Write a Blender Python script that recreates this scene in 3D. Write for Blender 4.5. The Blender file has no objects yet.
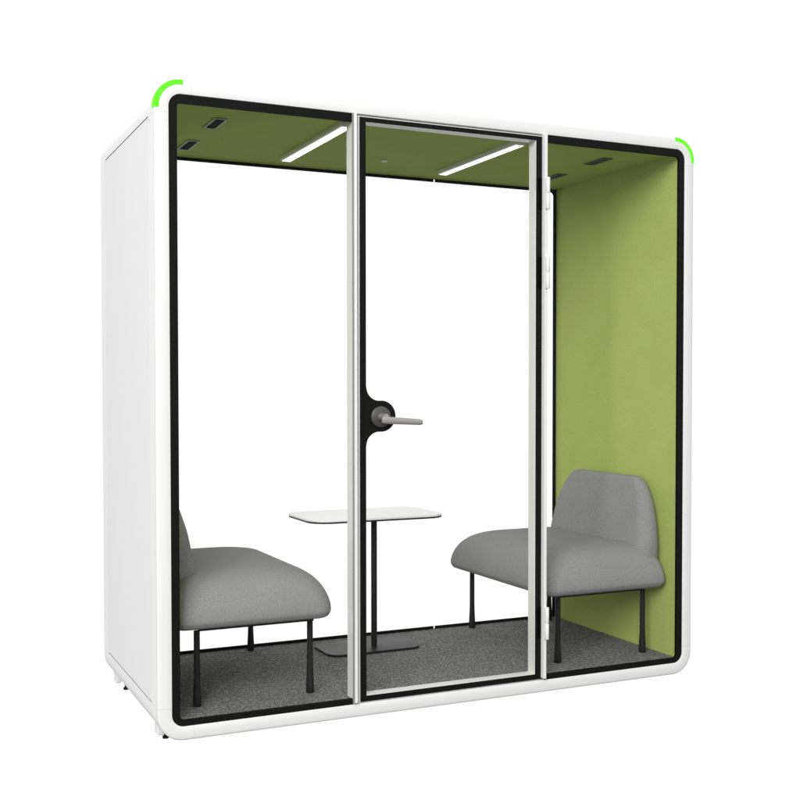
import bpy, bmesh, math, random
from mathutils import Matrix, Vector

random.seed(7)
WORLD_LOW, WORLD_HIGH, KEY = .12, .74, 940
sc = bpy.context.scene
COL = sc.collection

# ------------------------------------------------------------------ materials
def new_mat(name):
    m = bpy.data.materials.new(name)
    m.use_nodes = True
    nt = m.node_tree
    return m, nt, nt.nodes['Principled BSDF'], nt.nodes['Material Output']

def paint(name, rgb, rough=0.4, spec=0.5, metal=0.0, wear=0.03, bump=0.0, bscale=400.0):
    m, nt, p, out = new_mat(name)
    N, L = nt.nodes, nt.links
    tc = N.new('ShaderNodeTexCoord')
    nz = N.new('ShaderNodeTexNoise'); nz.inputs['Scale'].default_value = 3.0
    nz.inputs['Detail'].default_value = 5.0
    L.new(tc.outputs['Object'], nz.inputs['Vector'])
    mr = N.new('ShaderNodeMapRange')
    mr.inputs['To Min'].default_value = rough - wear * 2
    mr.inputs['To Max'].default_value = rough + wear * 2
    L.new(nz.outputs['Fac'], mr.inputs['Value'])
    L.new(mr.outputs['Result'], p.inputs['Roughness'])
    mx = N.new('ShaderNodeMix'); mx.data_type = 'RGBA'
    mx.inputs['A'].default_value = (*[c * (1 - wear) for c in rgb], 1)
    mx.inputs['B'].default_value = (*[min(1, c * (1 + wear)) for c in rgb], 1)
    L.new(nz.outputs['Fac'], mx.inputs['Factor'])
    L.new(mx.outputs['Result'], p.inputs['Base Color'])
    p.inputs['Specular IOR Level'].default_value = spec
    p.inputs['Metallic'].default_value = metal
    if bump:
        n2 = N.new('ShaderNodeTexNoise'); n2.inputs['Scale'].default_value = bscale
        L.new(tc.outputs['Object'], n2.inputs['Vector'])
        b = N.new('ShaderNodeBump'); b.inputs['Strength'].default_value = bump
        b.inputs['Distance'].default_value = 0.001
        L.new(n2.outputs['Fac'], b.inputs['Height'])
        L.new(b.outputs['Normal'], p.inputs['Normal'])
    return m

def woven(name, rgb, scale=420.0, contrast=0.16, blotch=0.06, bump=0.35):
    """felt or woven cloth: crossed threads, fine fibre noise and slow blotches"""
    m, nt, p, out = new_mat(name)
    N, L = nt.nodes, nt.links
    tc = N.new('ShaderNodeTexCoord')
    fib = N.new('ShaderNodeTexNoise'); fib.inputs['Scale'].default_value = scale
    fib.inputs['Detail'].default_value = 3.0
    L.new(tc.outputs['Object'], fib.inputs['Vector'])
    mp = N.new('ShaderNodeMapping'); mp.inputs['Scale'].default_value = (scale * .9, scale * .9, scale * .25)
    L.new(tc.outputs['Object'], mp.inputs['Vector'])
    th = N.new('ShaderNodeTexNoise'); th.inputs['Scale'].default_value = 1.0
    L.new(mp.outputs['Vector'], th.inputs['Vector'])
    big = N.new('ShaderNodeTexNoise'); big.inputs['Scale'].default_value = 5.0
    big.inputs['Detail'].default_value = 6.0
    L.new(tc.outputs['Object'], big.inputs['Vector'])
    a = N.new('ShaderNodeMath'); a.operation = 'ADD'
    L.new(fib.outputs['Fac'], a.inputs[0]); L.new(th.outputs['Fac'], a.inputs[1])
    mr = N.new('ShaderNodeMapRange')
    mr.inputs['From Min'].default_value = 0.7; mr.inputs['From Max'].default_value = 1.3
    mr.inputs['To Min'].default_value = 1 - contrast; mr.inputs['To Max'].default_value = 1 + contrast
    L.new(a.outputs['Value'], mr.inputs['Value'])
    m2 = N.new('ShaderNodeMapRange')
    m2.inputs['From Min'].default_value = 0.3; m2.inputs['From Max'].default_value = 0.7
    m2.inputs['To Min'].default_value = 1 - blotch; m2.inputs['To Max'].default_value = 1 + blotch
    L.new(big.outputs['Fac'], m2.inputs['Value'])
    mul = N.new('ShaderNodeMath'); mul.operation = 'MULTIPLY'
    L.new(mr.outputs['Result'], mul.inputs[0]); L.new(m2.outputs['Result'], mul.inputs[1])
    vm = N.new('ShaderNodeVectorMath'); vm.operation = 'SCALE'
    vm.inputs[0].default_value = rgb
    L.new(mul.outputs['Value'], vm.inputs['Scale'])
    L.new(vm.outputs['Vector'], p.inputs['Base Color'])
    p.inputs['Roughness'].default_value = 0.95
    p.inputs['Specular IOR Level'].default_value = 0.15
    b = N.new('ShaderNodeBump'); b.inputs['Strength'].default_value = bump
    b.inputs['Distance'].default_value = 0.0012
    L.new(a.outputs['Value'], b.inputs['Height'])
    L.new(b.outputs['Normal'], p.inputs['Normal'])
    return m

def carpet_mat():
    m, nt, p, out = new_mat('carpet_loop_pile')
    N, L = nt.nodes, nt.links
    tc = N.new('ShaderNodeTexCoord')
    v = N.new('ShaderNodeTexVoronoi'); v.inputs['Scale'].default_value = 310.0
    L.new(tc.outputs['Object'], v.inputs['Vector'])
    sep = N.new('ShaderNodeSeparateColor')
    L.new(v.outputs['Color'], sep.inputs['Color'])
    n = N.new('ShaderNodeTexNoise'); n.inputs['Scale'].default_value = 75.0
    n.inputs['Detail'].default_value = 4.0
    L.new(tc.outputs['Object'], n.inputs['Vector'])
    a = N.new('ShaderNodeMath'); a.operation = 'MULTIPLY_ADD'
    a.inputs[1].default_value = 0.6
    L.new(sep.outputs['Red'], a.inputs[0])
    s = N.new('ShaderNodeMath'); s.operation = 'MULTIPLY'; s.inputs[1].default_value = 0.55
    L.new(n.outputs['Fac'], s.inputs[0]); L.new(s.outputs['Value'], a.inputs[2])
    r = N.new('ShaderNodeValToRGB')
    e = r.color_ramp.elements
    e[0].position = 0.18; e[0].color = (.07, .07, .07, 1)
    e[1].position = 0.95; e[1].color = (.44, .44, .43, 1)
    k = r.color_ramp.elements.new(0.6); k.color = (.18, .18, .178, 1)
    L.new(a.outputs['Value'], r.inputs['Fac'])
    L.new(r.outputs['Color'], p.inputs['Base Color'])
    p.inputs['Roughness'].default_value = 1.0
    p.inputs['Specular IOR Level'].default_value = 0.05
    b = N.new('ShaderNodeBump'); b.inputs['Strength'].default_value = 0.6
    b.inputs['Distance'].default_value = 0.003
    L.new(a.outputs['Value'], b.inputs['Height'])
    L.new(b.outputs['Normal'], p.inputs['Normal'])
    return m

def glass_mat(name, refl, tint=(1, 1, 1)):
    """clear pane: passes light straight on, with a coated (weak) reflection"""
    m = bpy.data.materials.new(name); m.use_nodes = True
    nt = m.node_tree; N, L = nt.nodes, nt.links
    N.remove(N['Principled BSDF'])
    t = N.new('ShaderNodeBsdfTransparent'); t.inputs['Color'].default_value = (*tint, 1)
    g = N.new('ShaderNodeBsdfGlossy'); g.inputs['Roughness'].default_value = 0.02
    nz = N.new('ShaderNodeTexNoise'); nz.inputs['Scale'].default_value = 1.5
    fr = N.new('ShaderNodeFresnel'); fr.inputs['IOR'].default_value = 1.45
    ml = N.new('ShaderNodeMath'); ml.operation = 'MULTIPLY'; ml.inputs[1].default_value = refl
    L.new(fr.outputs['Fac'], ml.inputs[0])
    mr = N.new('ShaderNodeMapRange'); mr.inputs['To Min'].default_value = 0.01; mr.inputs['To Max'].default_value = 0.03
    L.new(nz.outputs['Fac'], mr.inputs['Value']); L.new(mr.outputs['Result'], g.inputs['Roughness'])
    mx = N.new('ShaderNodeMixShader')
    L.new(ml.outputs['Value'], mx.inputs['Fac'])
    L.new(t.outputs['BSDF'], mx.inputs[1]); L.new(g.outputs['BSDF'], mx.inputs[2])
    L.new(mx.outputs['Shader'], N['Material Output'].inputs['Surface'])
    return m

def emit(name, rgb, s):
    m, nt, p, out = new_mat(name)
    p.inputs['Base Color'].default_value = (*[c * .1 for c in rgb], 1)
    p.inputs['Specular IOR Level'].default_value = .1
    p.inputs['Emission Color'].default_value = (*rgb, 1)
    p.inputs['Emission Strength'].default_value = s
    p.inputs['Roughness'].default_value = 0.5
    return m

WHITE = paint('white_powder_coat', (.82, .82, .815), 0.38, 0.35, wear=.012, bump=.04, bscale=900)
PANEL = paint('white_side_laminate', (.80, .80, .803), 0.45, 0.3, wear=.012, bump=.03, bscale=700)
ALU = paint('pale_aluminium_coat', (.74, .74, .72), 0.35, 0.4, wear=.02)
BLACK = paint('black_ceramic_print', (.0085, .0085, .008), 0.35, 0.08, wear=.05)
DEEPBLK = paint('hinge_black', (.003, .003, .003), 0.6, 0.03)
BLKMET = paint('black_steel', (.014, .014, .0145), 0.42, 0.25, wear=.08, bump=.05)
DARKMET = paint('satin_nickel', (.46, .45, .44), 0.33, 0.5, metal=.6, wear=.05)
GREYDISC = paint('grey_satin_metal', (.09, .09, .088), 0.4, 0.4, metal=.3, wear=.05)
POSTSHADE = paint('grey_post_shade', (.33, .33, .325), 0.6, 0.2)  # grey of the shaded post sides, put in as colour
DARKGAP = paint('dark_gap_shade', (.03, .03, .03), 0.8, 0.1)  # dark colour standing in for shade in grooves and behind gaps
VENTGREY = paint('vent_grey', (.36, .36, .35), 0.5, 0.3)
GRILLE = paint('vent_dark', (.02, .02, .02), 0.7, 0.2)
GRILLE2 = paint('vent_mid_grey', (.13, .13, .125), 0.6, 0.2)
GREENF = woven('green_acoustic_felt', (.43, .51, .143), 300, .10, .035, .25)
SOFA = woven('grey_sofa_cloth', (.272, .272, .269), 430, .20, .04, .5)
TOPW = paint('white_table_laminate', (.88, .88, .87), 0.22, 0.6)
CARPET = carpet_mat()
GLASS = glass_mat('clear_pane_glass', 0.10)
FLOORGLASS = glass_mat('clear_floor_glass', 0.0)
LEDW = emit('led_white', (1, 1, .98), 1.6)
LEDG = emit('led_green', (.165, 1.0, .028), 0.95)

# ------------------------------------------------------------------ helpers
def empty(name, loc=(0, 0, 0), rz=0.0):
    o = bpy.data.objects.new(name, None)
    o.empty_display_size = .1
    o.location = loc; o.rotation_euler = (0, 0, rz)
    COL.objects.link(o)
    return o

def tag(o, label=None, cat=None, group=None, kind=None):
    if label: o['label'] = label
    if cat: o['category'] = cat
    if group: o['group'] = group
    if kind: o['kind'] = kind
    return o

class MB:
    def __init__(s): s.v = []; s.f = []; s.sm = []
    def face(s, idx, smooth=False): s.f.append(tuple(idx)); s.sm.append(smooth)
    def box(s, x0, x1, y0, y1, z0, z1):
        b = len(s.v)
        s.v += [(x, y, z) for z in (z0, z1) for y in (y0, y1) for x in (x0, x1)]
        for q in ((0, 2, 3, 1), (4, 5, 7, 6), (0, 1, 5, 4), (2, 6, 7, 3), (0, 4, 6, 2), (1, 3, 7, 5)):
            s.face([b + i for i in q])
        return s
    def loft(s, rings, closed=True, caps=True, smooth=True):
        """rings: lists of points with equal counts; joined ring to ring"""
        b = len(s.v); n = len(rings[0])
        for r in rings: s.v += [tuple(p) for p in r]
        m = n if closed else n - 1
        for i in range(len(rings) - 1):
            for j in range(m):
                k = (j + 1) % n
                s.face((b + i * n + j, b + i * n + k, b + (i + 1) * n + k, b + (i + 1) * n + j), smooth)
        if caps:
            s.face([b + j for j in range(n)][::-1]); e = b + (len(rings) - 1) * n
            s.face([e + j for j in range(n)])
        return s
    def tube(s, path, rads, n=20):
        """vertical-ish lathe along path of points"""
        rings = []
        for i, p in enumerate(path):
            p = Vector(p)
            d = (Vector(path[min(i + 1, len(path) - 1)]) - Vector(path[max(i - 1, 0)])).normalized()
            u = d.orthogonal().normalized(); w = d.cross(u)
            rings.append([p + (u * math.cos(2 * math.pi * k / n) + w * math.sin(2 * math.pi * k / n)) * rads[i] for k in range(n)])
        # keep ring orientation consistent
        return s.loft(rings)
    def build(s, name, mat, parent=None, bevel=0.0, seg=2, auto=True):
        me = bpy.data.meshes.new(name)
        me.from_pydata(s.v, [], s.f)
        for p, f in zip(me.polygons, s.sm): p.use_smooth = f
        bm = bmesh.new(); bm.from_mesh(me)
        bmesh.ops.recalc_face_normals(bm, faces=bm.faces)
        bm.to_mesh(me); bm.free()
        me.materials.append(mat)
        o = bpy.data.objects.new(name, me)
        COL.objects.link(o)
        if parent: o.parent = parent
        if any(s.sm): me.set_sharp_from_angle(angle=math.radians(44))
        if bevel:
            md = o.modifiers.new('bevel', 'BEVEL'); md.width = bevel; md.segments = seg
            md.limit_method = 'ANGLE'; md.angle_limit = math.radians(40)
        return o

def rr(x0, x1, z0, z1, r, n=14, per=None):
    """rounded rectangle, counter-clockwise seen from the front, starting at bottom-left corner's end"""
    pts = []
    for cx, cz, a0 in ((x1 - r, z0 + r, -90), (x1 - r, z1 - r, 0), (x0 + r, z1 - r, 90), (x0 + r, z0 + r, 180)):
        for i in range(n + 1):
            a = math.radians(a0 + 90 * i / n)
            pts.append((cx + r * math.cos(a), cz + r * math.sin(a)))
    return pts

def band(mb, outer, inner, y0, y1, closed):
    """flat frame between two matched outlines, with thickness in y"""
    rings = [[(o[0], y0, o[1]), (i[0], y0, i[1]), (i[0], y1, i[1]), (o[0], y1, o[1])] for o, i in zip(outer, inner)]
    if closed: rings.append(rings[0])
    mb.loft(rings, True, not closed, False)
    return mb

# ------------------------------------------------------------------ booth numbers (metres)
W = 2.119                     # width of the glazed opening
ZB, ZT = 0.060, 2.160         # its bottom and top
X0, X1, Z0, Z1 = -0.048, W + 0.047, 0.013, 2.207   # outer outline of the shell
RO, RI = 0.090, 0.042
DEPTH = 0.985
ZF, ZC = 0.0785, 2.147        # carpet and ceiling
XL, XR = 0.019, 2.100         # inner faces of the side walls
JZ0, JZ1, JX = 0.1255, 2.0965, 0.075

booth = tag(empty('meeting_booth', (0, 0, 0)),
            'white glass fronted meeting booth with rounded corners and green felt lining', 'meeting booth')

# matched outline stations: corner arcs at k/n, straight runs cut at the joints
def stations(x0, x1, z0, z1, r, n=16):
    P = {}
    arcs = {'br': (x1 - r, z0 + r, -90), 'tr': (x1 - r, z1 - r, 0), 'tl': (x0 + r, z1 - r, 90), 'bl': (x0 + r, z0 + r, 180)}
    for k, (cx, cz, a0) in arcs.items():
        P[k] = [(cx + r * math.cos(math.radians(a0 + 90 * i / n)), cz + r * math.sin(math.radians(a0 + 90 * i / n))) for i in range(n + 1)]
    return P
SO, SI = stations(X0, X1, Z0, Z1, RO), stations(0, W, ZB, ZT, RI)
G = 0.0005
def corner_run(k, S, x0, x1, z0, z1):
    p = S[k]
    lo = {'br': [(W - JX + G, z0)] + p + [(x1, JZ0 - G)],
          'tr': [(x1, JZ1 + G)] + p + [(W - JX + G, z1)],
          'tl': [(JX - G, z1)] + p + [(x0, JZ1 + G)],
          'bl': [(x0, JZ0 - G)] + p + [(JX - G, z0)]}
    return lo[k]
def ring_sweep(mb, outer, inner):
    """front trim: rounded outer edge, flat face, small rounded inner edge"""
    prof_o = [(0.0, .0895), (0.0, .0130), (.0048, .0128), (.0048, .0082), (0.0, .0080), (.0003, .0056), (.0014, .0036), (.0036, .0022), (.0090, .0011), (.0170, .0004), (.0260, 0.0)]
    rings = []
    for o, i in zip(outer, inner):
        o = Vector((o[0], o[1])); i = Vector((i[0], i[1])); d = (i - o); ln = d.length; d.normalize()
        r = [(o.x + d.x * t, y, o.y + d.y * t) for t, y in prof_o]
        for t, y in ((ln - .0025, 0.0), (ln - .0006, .0008), (ln, .0025), (ln, .0895)):
            r.append((o.x + d.x * t, y, o.y + d.y * t))
        rings.append(r)
    mb.loft(rings, True, True, True)
for k in ('br', 'tr', 'tl', 'bl'):
    mb = MB(); ring_sweep(mb, corner_run(k, SO, X0, X1, Z0, Z1), corner_run(k, SI, 0, W, ZB, ZT))
    mb.build('frame_corner', WHITE, booth)
def strip(a, b, n=2): return [tuple(a[i] + (b[i] - a[i]) * t / (n - 1) for i in range(2)) for t in range(n)]
for o, i in ((strip((X1, JZ0), (X1, JZ1)), strip((W, JZ0), (W, JZ1))),
             (strip((W - JX, Z1), (JX, Z1)), strip((W - JX, ZT), (JX, ZT))),
             (strip((X0, JZ1), (X0, JZ0)), strip((0, JZ1), (0, JZ0))),
             (strip((JX, Z0), (W - JX, Z0)), strip((JX, ZB), (W - JX, ZB)))):
    mb = MB(); ring_sweep(mb, o, i); mb.build('frame_rail', WHITE, booth)

# dark ring laid in the trim's edge groove, painted in as its shade
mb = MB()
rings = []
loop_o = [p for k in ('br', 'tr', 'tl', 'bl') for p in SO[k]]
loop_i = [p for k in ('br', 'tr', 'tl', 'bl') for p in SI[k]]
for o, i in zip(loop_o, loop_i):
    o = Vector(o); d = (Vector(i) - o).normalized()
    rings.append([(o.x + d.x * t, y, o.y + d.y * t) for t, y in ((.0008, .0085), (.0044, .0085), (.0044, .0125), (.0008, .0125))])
mb.loft(rings + rings[:1], True, False, False).build('edge_groove_shade', DARKGAP, booth)

# body behind the trim: roof tray, floor tray and rear collar with the same rounded corners
BO, BI = stations(X0 + .0012, X1 - .0012, Z0 + .0012, Z1 - .0012, RO), stations(X0 + .03, X1 - .03, Z0 + .03, Z1 - .03, RO - .029)
SZ0, SZ1 = 0.125, 2.100
SY0, SY1 = .0905, .884
def body_run(S, off, top):
    x0, x1 = X0 + off, X1 - off
    if top: return [(x1, SZ1)] + S['tr'] + S['tl'] + [(x0, SZ1)]
    return [(x0, SZ0)] + S['bl'] + S['br'] + [(x1, SZ0)]
mb = MB(); band(mb, body_run(BO, .0012, True), body_run(BI, .03, True), SY0, SY1, False)
mb.sm = [True] * len(mb.sm); mb.build('roof_shell', WHITE, booth)
mb = MB(); band(mb, body_run(BO, .0012, False), body_run(BI, .03, False), SY0, SY1, False)
mb.sm = [True] * len(mb.sm); mb.build('base_shell', WHITE, booth)
def full(S): return S['br'] + S['tr'] + S['tl'] + S['bl']
mb = MB(); band(mb, full(BO), full(BI), SY1, DEPTH, True)
mb.sm = [True] * len(mb.sm); mb.build('rear_frame', WHITE, booth)
for s in (0, 1):
    xa, xb = (X0 + .0016, -.020) if s == 0 else (W + .019, X1 - .0016)
    MB().box(xa, xb, SY0 + .0004, SY1 - .0050, SZ0 + .0030, SZ1 - .0030).build('side_panel', PANEL, booth, .0008, 1)
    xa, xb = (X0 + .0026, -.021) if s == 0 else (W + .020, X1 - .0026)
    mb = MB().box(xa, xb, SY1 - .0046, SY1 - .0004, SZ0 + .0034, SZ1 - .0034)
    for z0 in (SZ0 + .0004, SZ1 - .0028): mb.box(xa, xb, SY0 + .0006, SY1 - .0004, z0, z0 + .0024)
    mb.build('panel_gap_shade', DARKGAP, booth)  # dark filler, stands in for the shade inside the panel gaps
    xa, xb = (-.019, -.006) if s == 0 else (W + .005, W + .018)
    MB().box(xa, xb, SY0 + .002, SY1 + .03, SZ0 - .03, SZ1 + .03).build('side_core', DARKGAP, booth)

# green corner lights on the two upper corners, lying on the outer edge of the trim
for k in ('tl', 'tr'):
    c = (X0 + RO, Z1 - RO) if k == 'tl' else (X1 - RO, Z1 - RO)
    a0, a1 = (86, 184) if k == 'tl' else (-4, 94)
    rings = []
    for i in range(33):
        a = math.radians(a0 + (a1 - a0) * i / 32)
        ca, sa = math.cos(a), math.sin(a)
        pr = [(RO + .0016, .030), (RO + .0016, .006), (RO + .0006, .0012), (RO - .002, -.0010), (RO - .0150, -.0016), (RO - .0158, -.0004), (RO - .0158, .030)]
        rings.append([(c[0] + r * ca, y, c[1] + r * sa) for r, y in pr])
    o = MB().loft(rings, True, True, False).build('corner_light', LEDG, booth)
    o['label'] = 'bright green curved corner light'

# lining
MB().box(XR, XR + .014, .014, .934, .052, ZC + .02).build('wall_lining', GREENF, booth)
MB().box(XL - .014, XL, .014, .934, .052, ZC + .02).build('wall_lining', GREENF, booth)
def notched(za, zb):
    xa, xb, yf, yn, yb = XL + .0005, XR - .0005, .0145, .0605, .934
    p = [(xa, yf), (.6525, yf), (.6525, yn), (1.4530, yn), (1.4530, yf), (xb, yf), (xb, yb), (xa, yb)]
    return MB().loft([[(x, y, za) for x, y in p], [(x, y, zb) for x, y in p]], True, True, False)
notched(ZC, ZC + .018).build('ceiling_lining', GREENF, booth)
notched(.054, ZF).build('carpet', CARPET, booth)

# fixed front panes with printed black borders
POST_L0, POST_L1 = .6534, .6636
POST_R0, POST_R1 = 1.4400, 1.4520
def pane_outline(xa, xb, z0, z1, r, right, n=12):
    """open outline from the bottom post corner round the rounded side to the top post corner"""
    if right:
        a = [(xa, z0)] + [(xb - r + r * math.cos(t), z0 + r + r * math.sin(t)) for t in [math.radians(-90 + 90 * i / n) for i in range(n + 1)]]
        a += [(xb - r + r * math.cos(t), z1 - r + r * math.sin(t)) for t in [math.radians(90 * i / n) for i in range(n + 1)]] + [(xa, z1)]
    else:
        a = [(xb, z1)] + [(xa + r + r * math.cos(t), z1 - r + r * math.sin(t)) for t in [math.radians(90 + 90 * i / n) for i in range(n + 1)]]
        a += [(xa + r + r * math.cos(t), z0 + r + r * math.sin(t)) for t in [math.radians(180 + 90 * i / n) for i in range(n + 1)]] + [(xb, z0)]
    return a
for right in (False, True):
    xa, xb = (POST_R1 + .0004, W - .0006) if right else (.0006, POST_L0 - .0004)
    oz0, oz1 = ZB + .0006, ZT - .0006
    outer = pane_outline(xa, xb, oz0, oz1, RI - .0006, right)
    ia, ib = (xa, xb - .0275) if right else (xa + .0275, xb)
    inner = pane_outline(ia, ib, oz0 + .0205, oz1 - .0285, .013, right)
    g = MB()
    n = len(outer)
    g.loft([[(x, .0045, z) for x, z in outer], [(x, .0125, z) for x, z in outer]], True, True, False)
    pane = g.build('glass_panel', GLASS, booth)
    mb = MB(); band(mb, outer, inner, .0028, .0040, False)
    mb.build('black_border', BLACK, pane)
    mb = MB(); band(mb, outer, inner, .0130, .0138, False)
    mb.build('black_border', BLACK, pane)

# posts either side of the door
def post(x0, x1):
    return MB().box(x0, x1, -.0150, .059, ZB + .0090, ZT - .0005).build('door_post', WHITE, booth, .0012, 2)
post(POST_L0, POST_L1); post(POST_R0, POST_R1)
for xa, xb in ((POST_L0 - .0022, POST_L0 - .0002), (POST_R1 + .0002, POST_R1 + .0016)):
    MB().box(xa, xb, -.0120, .0026, ZB + .0046, ZT - .0008).build('post_shade_strip', POSTSHADE, booth)  # thin grey strips that paint shade onto the posts' side faces

# the door: white frame set back between the posts, glass, black border, lock, lever, hinges
DX0, DX1, DZ0, DZ1 = .6735, 1.4382, .0625, 2.1550
BX0, BX1, CX0, CX1 = .6808, 1.4380, .7045, 1.4122
CZ0, CZ1 = .0855, 2.1355
mb = MB()
fo = [(DX0, DZ0), (DX1, DZ0), (DX1, DZ1), (DX0, DZ1)]
fi = [(CX0 + .0006, CZ0 + .0006), (CX1 - .0006, CZ0 + .0006), (CX1 - .0006, CZ1 - .0006), (CX0 + .0006, CZ1 - .0006)]
band(mb, fo, fi, .0048, .0550, True)
door = mb.build('door', ALU, booth, .0008, 1)
g = MB().box(CX0 + .001, CX1 - .001, .0080, .0160, CZ0 + .001, CZ1 - .001).build('glass', GLASS, door)
mb = MB()
bo = [(BX0, DZ0 + .0022), (BX1, DZ0 + .0022), (BX1, DZ1 - .0035), (BX0, DZ1 - .0035)]
bi = [(CX0, CZ0), (CX1, CZ0), (CX1, CZ1), (CX0, CZ1)]
band(mb, bo, bi, .0033, .0045, True)
mb.build('black_border', BLACK, door)
# lock plate: black lobe that grows out of the border
HC = (.7630, 1.0900); HR = .0560
pts = [(CX0 - .004, HC[1] - .120)]
def lobe():
    top = []
    # concave fillet from the border, then round the lobe, mirrored above
    f = .050
    px = CX0
    # fillet circle touches the border (x = px) and the lobe circle
    fx = px + f
    dz = math.sqrt(max(0, (HR + f) ** 2 - (HC[0] - fx) ** 2))
    fz = HC[1] - dz
    a_end = math.atan2(HC[1] - fz, HC[0] - fx)
    lo = []
    for i in range(13):
        a = math.pi + (a_end - math.pi) * i / 12
        lo.append((fx + f * math.cos(a), fz + f * math.sin(a)))
    s0 = math.atan2(fz - HC[1], fx - HC[0])
    arc = []
    for i in range(25):
        a = s0 + (-2 * s0) * i / 24
        arc.append((HC[0] + HR * math.cos(a), HC[1] + HR * math.sin(a)))
    hi = [(x, 2 * HC[1] - z) for x, z in lo[::-1]]
    return [(px - .010, lo[0][1])] + lo + arc[1:-1] + hi + [(px - .010, hi[-1][1])]
lp = lobe()
MB().loft([[(x, .0000, z) for x, z in lp], [(x, .0031, z) for x, z in lp]], True, True, False).build('lock_plate', BLACK, door, .0006, 1)
def disc(cx, cz, prof, n=40):
    return MB().loft([[(cx + r * math.cos(2 * math.pi * k / n), y, cz + r * math.sin(2 * math.pi * k / n)) for k in range(n)] for y, r in prof])
disc(HC[0] - .004, HC[1] - .002, [(-.0002, .0375), (-.0074, .0375), (-.0088, .0360)]).build('rosette', GREYDISC, door)
mb = disc(HC[0] - .004, HC[1] - .002, [(-.0088, .0130), (-.050, .0120)])
lv = []
hz = HC[1] - .022
for i in range(15):
    t = i / 14
    x = HC[0] - .022 + t * .160
    h = .0135 - .003 * t; d = .0065
    if i in (0, 14): h *= .75; d *= .6
    ring = []
    for k in range(16):
        a = 2 * math.pi * k / 16
        c_, s_ = math.cos(a), math.sin(a)
        ring.append((x, -.053 + d * math.copysign(abs(c_) ** .6, c_), hz + .010 * (1 - t) + h * math.copysign(abs(s_) ** .6, s_)))
    lv.append(ring)
mb.loft(lv)
mb.build('lever_handle', DARKMET, door)
for za, zb in ((1.873, 1.994), (1.571, 1.694), (.223, .347)):
    mb = MB()
    zm = (za + zb) / 2
    for p, q in ((za, zm - .0012), (zm + .0012, zb)):
        mb.tube([(1.4490, -.0225, p), (1.4490, -.0225, p + .002), (1.4490, -.0225, q - .002), (1.4490, -.0225, q)], [.0070, .0082, .0082, .0070], 20)
    mb.tube([(1.4490, -.0225, zm - .002), (1.4490, -.0225, zm + .002)], [.0050, .0050], 14)
    mb.box(1.4412, 1.4515, -.0220, -.0148, za + .002, zb - .002)
    mb.build('hinge', WHITE, door)
    MB().box(1.4190, 1.4376, .0022, .0032, za, zb).build('hinge_plate', DEEPBLK, door)

# rear wall: two panes with printed black edges, a slim gap between them
BXM = 1.4390
for right in (False, True):
    xa, xb = (BXM + .0032, XR - .0008) if right else (XL + .0008, BXM - .0032)
    z0, z1, t = ZF + .0005, ZC - .0005, .0140
    outer = pane_outline(xa, xb, z0, z1, .003, right)
    inner = pane_outline(xa if right else xa + t * 1.35, xb - t * 1.35 if right else xb, z0 + t, z1 - t, .020, right)
    pane = MB().box(xa + .001, xb - .001, .9242, .9322, z0 + .001, z1 - .001).build('rear_glass', GLASS, booth)
    mb = MB(); band(mb, outer, inner, .9222, .9236, False)
    mb.build('black_border', BLACK, pane)

# ceiling fittings
def ceiling_light(x0, x1, y0, y1):
    z1 = ZC - .0004; z0 = ZC - .018
    mb = MB()
    e = .004
    mb.loft([[(x0, y0, z1), (x1, y0, z1), (x1, y1, z1), (x0, y1, z1)],
             [(x0, y0, z0 + .004), (x1, y0, z0 + .004), (x1, y1, z0 + .004), (x0, y1, z0 + .004)],
             [(x0 + e, y0 + e, z0), (x1 - e, y0 + e, z0), (x1 - e, y1 - e, z0), (x0 + e, y1 - e, z0)]], True, True, False)
    h = mb.build('ceiling_light', ALU, booth)
    MB().box(x0 + .005, x1 - .005, y0 + .005, y1 - .005, z0 - .0015, z0 - .0002).build('diffuser', LEDW, h)
ceiling_light(.641, .686, .076, .748)
ceiling_light(1.363, 1.408, .076, .738)
def ceiling_vent(x0, x1, y0, y1, gm_mat, rim):
    z = ZC - .0004
    w = .006
    o = [(x0, y0), (x1, y0), (x1, y1), (x0, y1)]
    i = [(x0 + w, y0 + w), (x1 - w, y0 + w), (x1 - w, y1 - w), (x0 + w, y1 - w)]
    rings = [[(a[0], a[1], z), (a[0], a[1], z - .004), (b[0], b[1], z - .004), (b[0], b[1], z)] for a, b in zip(o, i)]
    mb = MB().loft(rings + rings[:1], True, False, False)
    v = mb.build('ceiling_vent', rim, booth)
    gm = MB().box(x0 + w + .0003, x1 - w - .0003, y0 + w + .0003, y1 - w - .0003, z - .0012, z - .0002)
    ns = 8
    for k in range(ns):
        yy = y0 + w + (y1 - y0 - 2 * w) * (k + .5) / ns
        gm.box(x0 + w + .001, x1 - w - .001, yy - .0015, yy + .0015, z - .0032, z - .0013)
    gm.build('grille', gm_mat, v)
ceiling_vent(.214, .262, .210, .372, GRILLE, VENTGREY); ceiling_vent(.214, .262, .594, .768, GRILLE, VENTGREY)
ceiling_vent(1.862, 1.910, .205, .345, GRILLE2, GRILLE2); ceiling_vent(1.880, 1.928, .575, .720, GRILLE2, GRILLE2)
MB().tube([(1.062, .640, ZC - .0004), (1.062, .640, ZC - .0030), (1.062, .640, ZC - .0045)], [.014, .0135, .011], 24).build('sensor', ALU, booth)

# levelling feet
for sx, x in ((1, .004), (-1, W - .004)):
    for y, yb in ((.115, .100), (.795, .835)):
        xb = x - sx * .026
        MB().box(xb - .010, xb + .010, yb - .026, yb + .026, .018, .075).build('foot_bracket', PANEL, booth, .002, 1)
        MB().tube([(x, y, -.006), (x, y, .002), (x, y, .004), (x, y, .045)], [.0110, .0110, .006, .006], 20).build('levelling_foot', BLKMET, booth)

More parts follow.
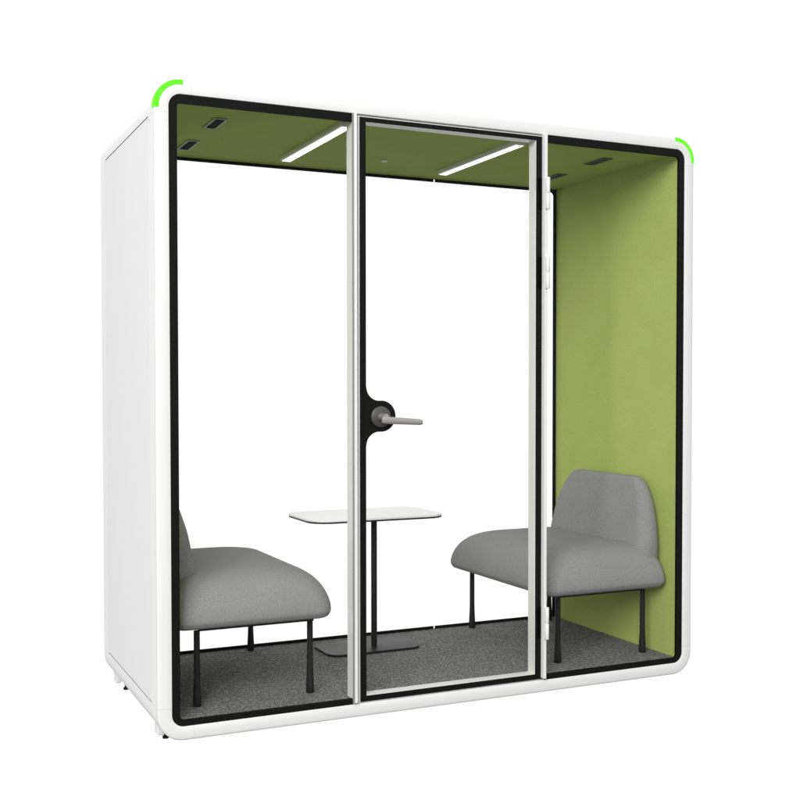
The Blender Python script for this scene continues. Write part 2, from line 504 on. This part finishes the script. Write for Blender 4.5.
# ------------------------------------------------------------------ sofas (local: +x is forward, y is the width, z up from the carpet)
def rr_ring(xa, xb, ya, yb, r, z, n=10, rb=None, oy=0.0):
    pts = []
    r = min(r, (xb - xa) / 2 - .001, (yb - ya) / 2 - .001)
    base = []
    rb = r if rb is None else min(rb, r)
    for cx, cy, a0, q in ((xb - r, ya + r, -90, r), (xb - r, yb - r, 0, r), (xa + rb, yb - rb, 90, rb), (xa + rb, ya + rb, 180, rb)):
        for i in range(n + 1):
            a = math.radians(a0 + 90 * i / n)
            base.append((cx + q * math.cos(a), cy + q * math.sin(a) + oy))
    # subdivide straight sides so the soft crown shades well
    out = []
    m = len(base)
    for i in range(m):
        p, q = base[i], base[(i + 1) % m]
        out.append(p)
        if (i + 1) % (n + 1) == 0:
            for k in range(1, 12):
                t = k / 12
                out.append((p[0] + (q[0] - p[0]) * t, p[1] + (q[1] - p[1]) * t))
    return [(x, y, z) for x, y in out]

def smooth_profile(keys, n):
    """Catmull-Rom through the key rows"""
    out = []
    for i in range(len(keys) - 1):
        p0 = keys[max(i - 1, 0)]; p1 = keys[i]; p2 = keys[i + 1]; p3 = keys[min(i + 2, len(keys) - 1)]
        for k in range(n):
            t = k / n
            out.append(tuple(.5 * ((2 * b) + (c - a) * t + (2 * a - 5 * b + 4 * c - d) * t * t + (3 * b - a - 3 * c + d) * t ** 3)
                             for a, b, c, d in zip(p0, p1, p2, p3)))
    out.append(keys[-1])
    return out

def make_sofa():
    root = empty('bench_sofa')
    # seat: (inset, z, corner radius)
    keys = [(.085, .2815, .03), (.040, .2815, .040), (.016, .2860, .050), (.005, .2980, .062), (.000, .3120, .070), (.003, .3420, .075),
            (.014, .3760, .082), (.031, .4060, .092), (.058, .4330, .105), (.095, .4510, .115), (.150, .4610, .12), (.210, .4640, .07), (.270, .4650, .012)]
    rows = smooth_profile(keys, 4)
    XA, XB, YA, YB = .006, .594, -.440, .440
    mb = MB()
    rings = []
    for d, z, r in rows:
        # back edge keeps straighter against the wall than the other three sides
        rings.append(rr_ring(XA + d * .75, XB - d, YA + d, YB - d, max(r, .004), z, rb=max(min(r, .034), .004)))
    mb.loft(rings)
    seat = mb.build('seat', SOFA, root)
    # backrest: rows of (z, front x, back x, half width, corner radius)
    keys = [(.372, .124, .012, .354, .040), (.450, .124, .010, .362, .052), (.520, .112, .010, .354, .050), (.600, .098, .010, .334, .046),
            (.660, .083, .010, .304, .040), (.702, .073, .012, .275, .036), (.722, .066, .016, .254, .030), (.733, .057, .022, .234, .020), (.7370, .048, .030, .222, .010)]
    rows = smooth_profile(keys, 5)
    mb = MB()
    mb.loft([rr_ring(xb, xf, -w, w, r, z, oy=.048) for z, xf, xb, w, r in rows])
    mb.build('backrest', SOFA, root)
    # steel rails under the seat
    fr = MB()
    fr.box(.110, .533, -.366, -.340, .2660, .2812); fr.box(.110, .533, .340, .366, .2660, .2812)
    fr.box(.110, .142, -.3395, .3395, .2660, .2812); fr.box(.505, .533, -.3395, .3395, .2660, .2812)
    fr.build('seat_frame', BLKMET, root)
    for x in (.104, .524):
        for y in (-.350, .372):
            mb = MB()
            mb.tube([(x, y, .0008), (x, y, .004), (x, y, .030), (x, y, .075), (x, y, .110), (x, y, .2658)], [.0135, .0150, .0145, .0122, .0112, .0108], 20)
            mb.build('leg', BLKMET, root)
    return root

sofa = make_sofa()
sofa.location = (XL + .001, .503, ZF)
def copy_tree(o, parent=None):
    c = o.copy(); COL.objects.link(c)
    if parent: c.parent = parent
    for ch in list(o.children): copy_tree(ch, c)
    return c
sofa2 = copy_tree(sofa)
# mirrored sofa: legs are a touch off centre, so turn it and keep the near legs near
sofa2.location = (XR - .001, .497, ZF); sofa2.rotation_euler = (0, 0, math.pi)
for ch in sofa2.children:
    if ch.name.startswith('leg'): ch.location = (-.034, -.022, 0)
    if ch.name.startswith('seat_frame'): ch.location.x = -.026
tag(sofa, 'grey armless sofa behind widest glass pane, its backrest mostly hidden by black frame edge', 'sofa', 'grey sofas facing each other')
tag(sofa2, 'grey armless sofa with its whole backrest showing against the green felt wall', 'sofa', 'grey sofas facing each other')

# ------------------------------------------------------------------ table
table = tag(empty('pedestal_table', (1.013, .715, ZF)),
            'small table with thin white top on a black pole, between the two grey sofas', 'table')
def slab(name, w, d, r, z0, z1, mat, e=.0015, oy=0):
    rows = [(z0, e), (z0 + e, 0), (z1 - e, 0), (z1, e)]
    return MB().loft([rr_ring(-w / 2 + i, w / 2 - i, -d / 2 + i + oy, d / 2 - i + oy, r, z, 8) for z, i in rows], True, True, False).build(name, mat, table)
TZ = .6500 - ZF
t = slab('tabletop', .612, .372, .085, TZ - .0035, TZ + .0045, TOPW, .001, .018)
u = slab('tabletop_edge', .612, .372, .085, TZ - .0100, TZ - .0037, BLKMET, .001, .018)
u.name = 'underside_board'
MB().tube([(.026, -.015, .0105), (.026, -.015, .30), (.026, -.015, TZ - .0102)], [.0128, .0128, .0128], 24).build('pole', BLKMET, table)
slab('base_plate', .425, .235, .055, .0006, .0100, BLKMET, .0015, 0)

# ------------------------------------------------------------------ surface it stands on
gm = MB().box(-5, 7, -7, 8, -.018, -.0062)
ground = gm.build('ground', FLOORGLASS)
tag(ground, kind='structure')

# ------------------------------------------------------------------ camera
F_PX, YAW, PITCH = 1113.465, math.radians(24.7934), math.radians(1.4779)
cam = bpy.data.cameras.new('camera'); co = bpy.data.objects.new('camera', cam); COL.objects.link(co)
fwd = Vector((math.sin(YAW) * math.cos(PITCH), math.cos(YAW) * math.cos(PITCH), -math.sin(PITCH)))
right = Vector((math.cos(YAW), -math.sin(YAW), 0)); up = right.cross(fwd)
roll = math.radians(-.0456)
r2 = right * math.cos(roll) + up * math.sin(roll); u2 = -right * math.sin(roll) + up * math.cos(roll)
co.matrix_world = Matrix(((r2.x, u2.x, -fwd.x, -.86329), (r2.y, u2.y, -fwd.y, -3.65162), (r2.z, u2.z, -fwd.z, 1.18933), (0, 0, 0, 1)))
cam.sensor_width = 36; cam.lens = 36 * F_PX / 800
cam.shift_x = 3.234 / 800; cam.shift_y = 17.235 / 800
cam.clip_start = .05; cam.clip_end = 500
sc.camera = co

# ------------------------------------------------------------------ light: white studio surround + softboxes
w = bpy.data.worlds.new('World'); sc.world = w; w.use_nodes = True
nt = w.node_tree; N, L = nt.nodes, nt.links
bg = N['Background']
tc = N.new('ShaderNodeTexCoord')
# bright white paper backdrop all round behind the booth, dim studio elsewhere
dot = N.new('ShaderNodeVectorMath'); dot.operation = 'DOT_PRODUCT'
dot.inputs[1].default_value = (.42, .907, .0)
L.new(tc.outputs['Generated'], dot.inputs[0])
def step(sock, a, b, lo, hi):
    mr = N.new('ShaderNodeMapRange'); mr.interpolation_type = 'SMOOTHSTEP'
    mr.inputs['From Min'].default_value = a; mr.inputs['From Max'].default_value = b
    mr.inputs['To Min'].default_value = lo; mr.inputs['To Max'].default_value = hi
    L.new(sock, mr.inputs['Value'])
    return mr.outputs['Result']
sp = N.new('ShaderNodeSeparateXYZ'); L.new(tc.outputs['Generated'], sp.inputs['Vector'])
back = step(dot.outputs['Value'], .10, .60, 0, 1)
low = step(sp.outputs['Z'], -.62, -.42, 0, 1)
both = N.new('ShaderNodeMath'); both.operation = 'MULTIPLY'
L.new(back, both.inputs[0]); L.new(low, both.inputs[1])
dim = step(sp.outputs['Z'], -.35, .15, WORLD_LOW, WORLD_HIGH)
mixf = N.new('ShaderNodeMix'); mixf.data_type = 'FLOAT'
L.new(both.outputs['Value'], mixf.inputs['Factor'])
L.new(dim, mixf.inputs['A']); mixf.inputs['B'].default_value = 1.04
L.new(mixf.outputs['Result'], bg.inputs['Strength'])
bg.inputs['Color'].default_value = (1, 1, 1, 1)

def area(name, loc, target, size, power, size_y=None):
    l = bpy.data.lights.new(name, 'AREA'); l.energy = power; l.size = size
    if size_y: l.shape = 'RECTANGLE'; l.size_y = size_y
    o = bpy.data.objects.new(name, l); COL.objects.link(o)
    o.location = loc
    o.rotation_euler = (Vector(target) - Vector(loc)).to_track_quat('-Z', 'Y').to_euler()
    return o
area('softbox_key', (-5.0, -7.0, 5.4), (1.1, .4, 1.0), 5.0, KEY)

sc.view_settings.view_transform = 'Standard'
try: sc.view_settings.look = 'None'
except Exception: pass
sc.view_settings.exposure = 0; sc.view_settings.gamma = 1
sc.render.engine = 'CYCLES'
sc.cycles.use_denoising = True
sc.cycles.max_bounces = 14; sc.cycles.diffuse_bounces = 8; sc.cycles.transparent_max_bounces = 32
sc.cycles.caustics_reflective = False; sc.cycles.caustics_refractive = False
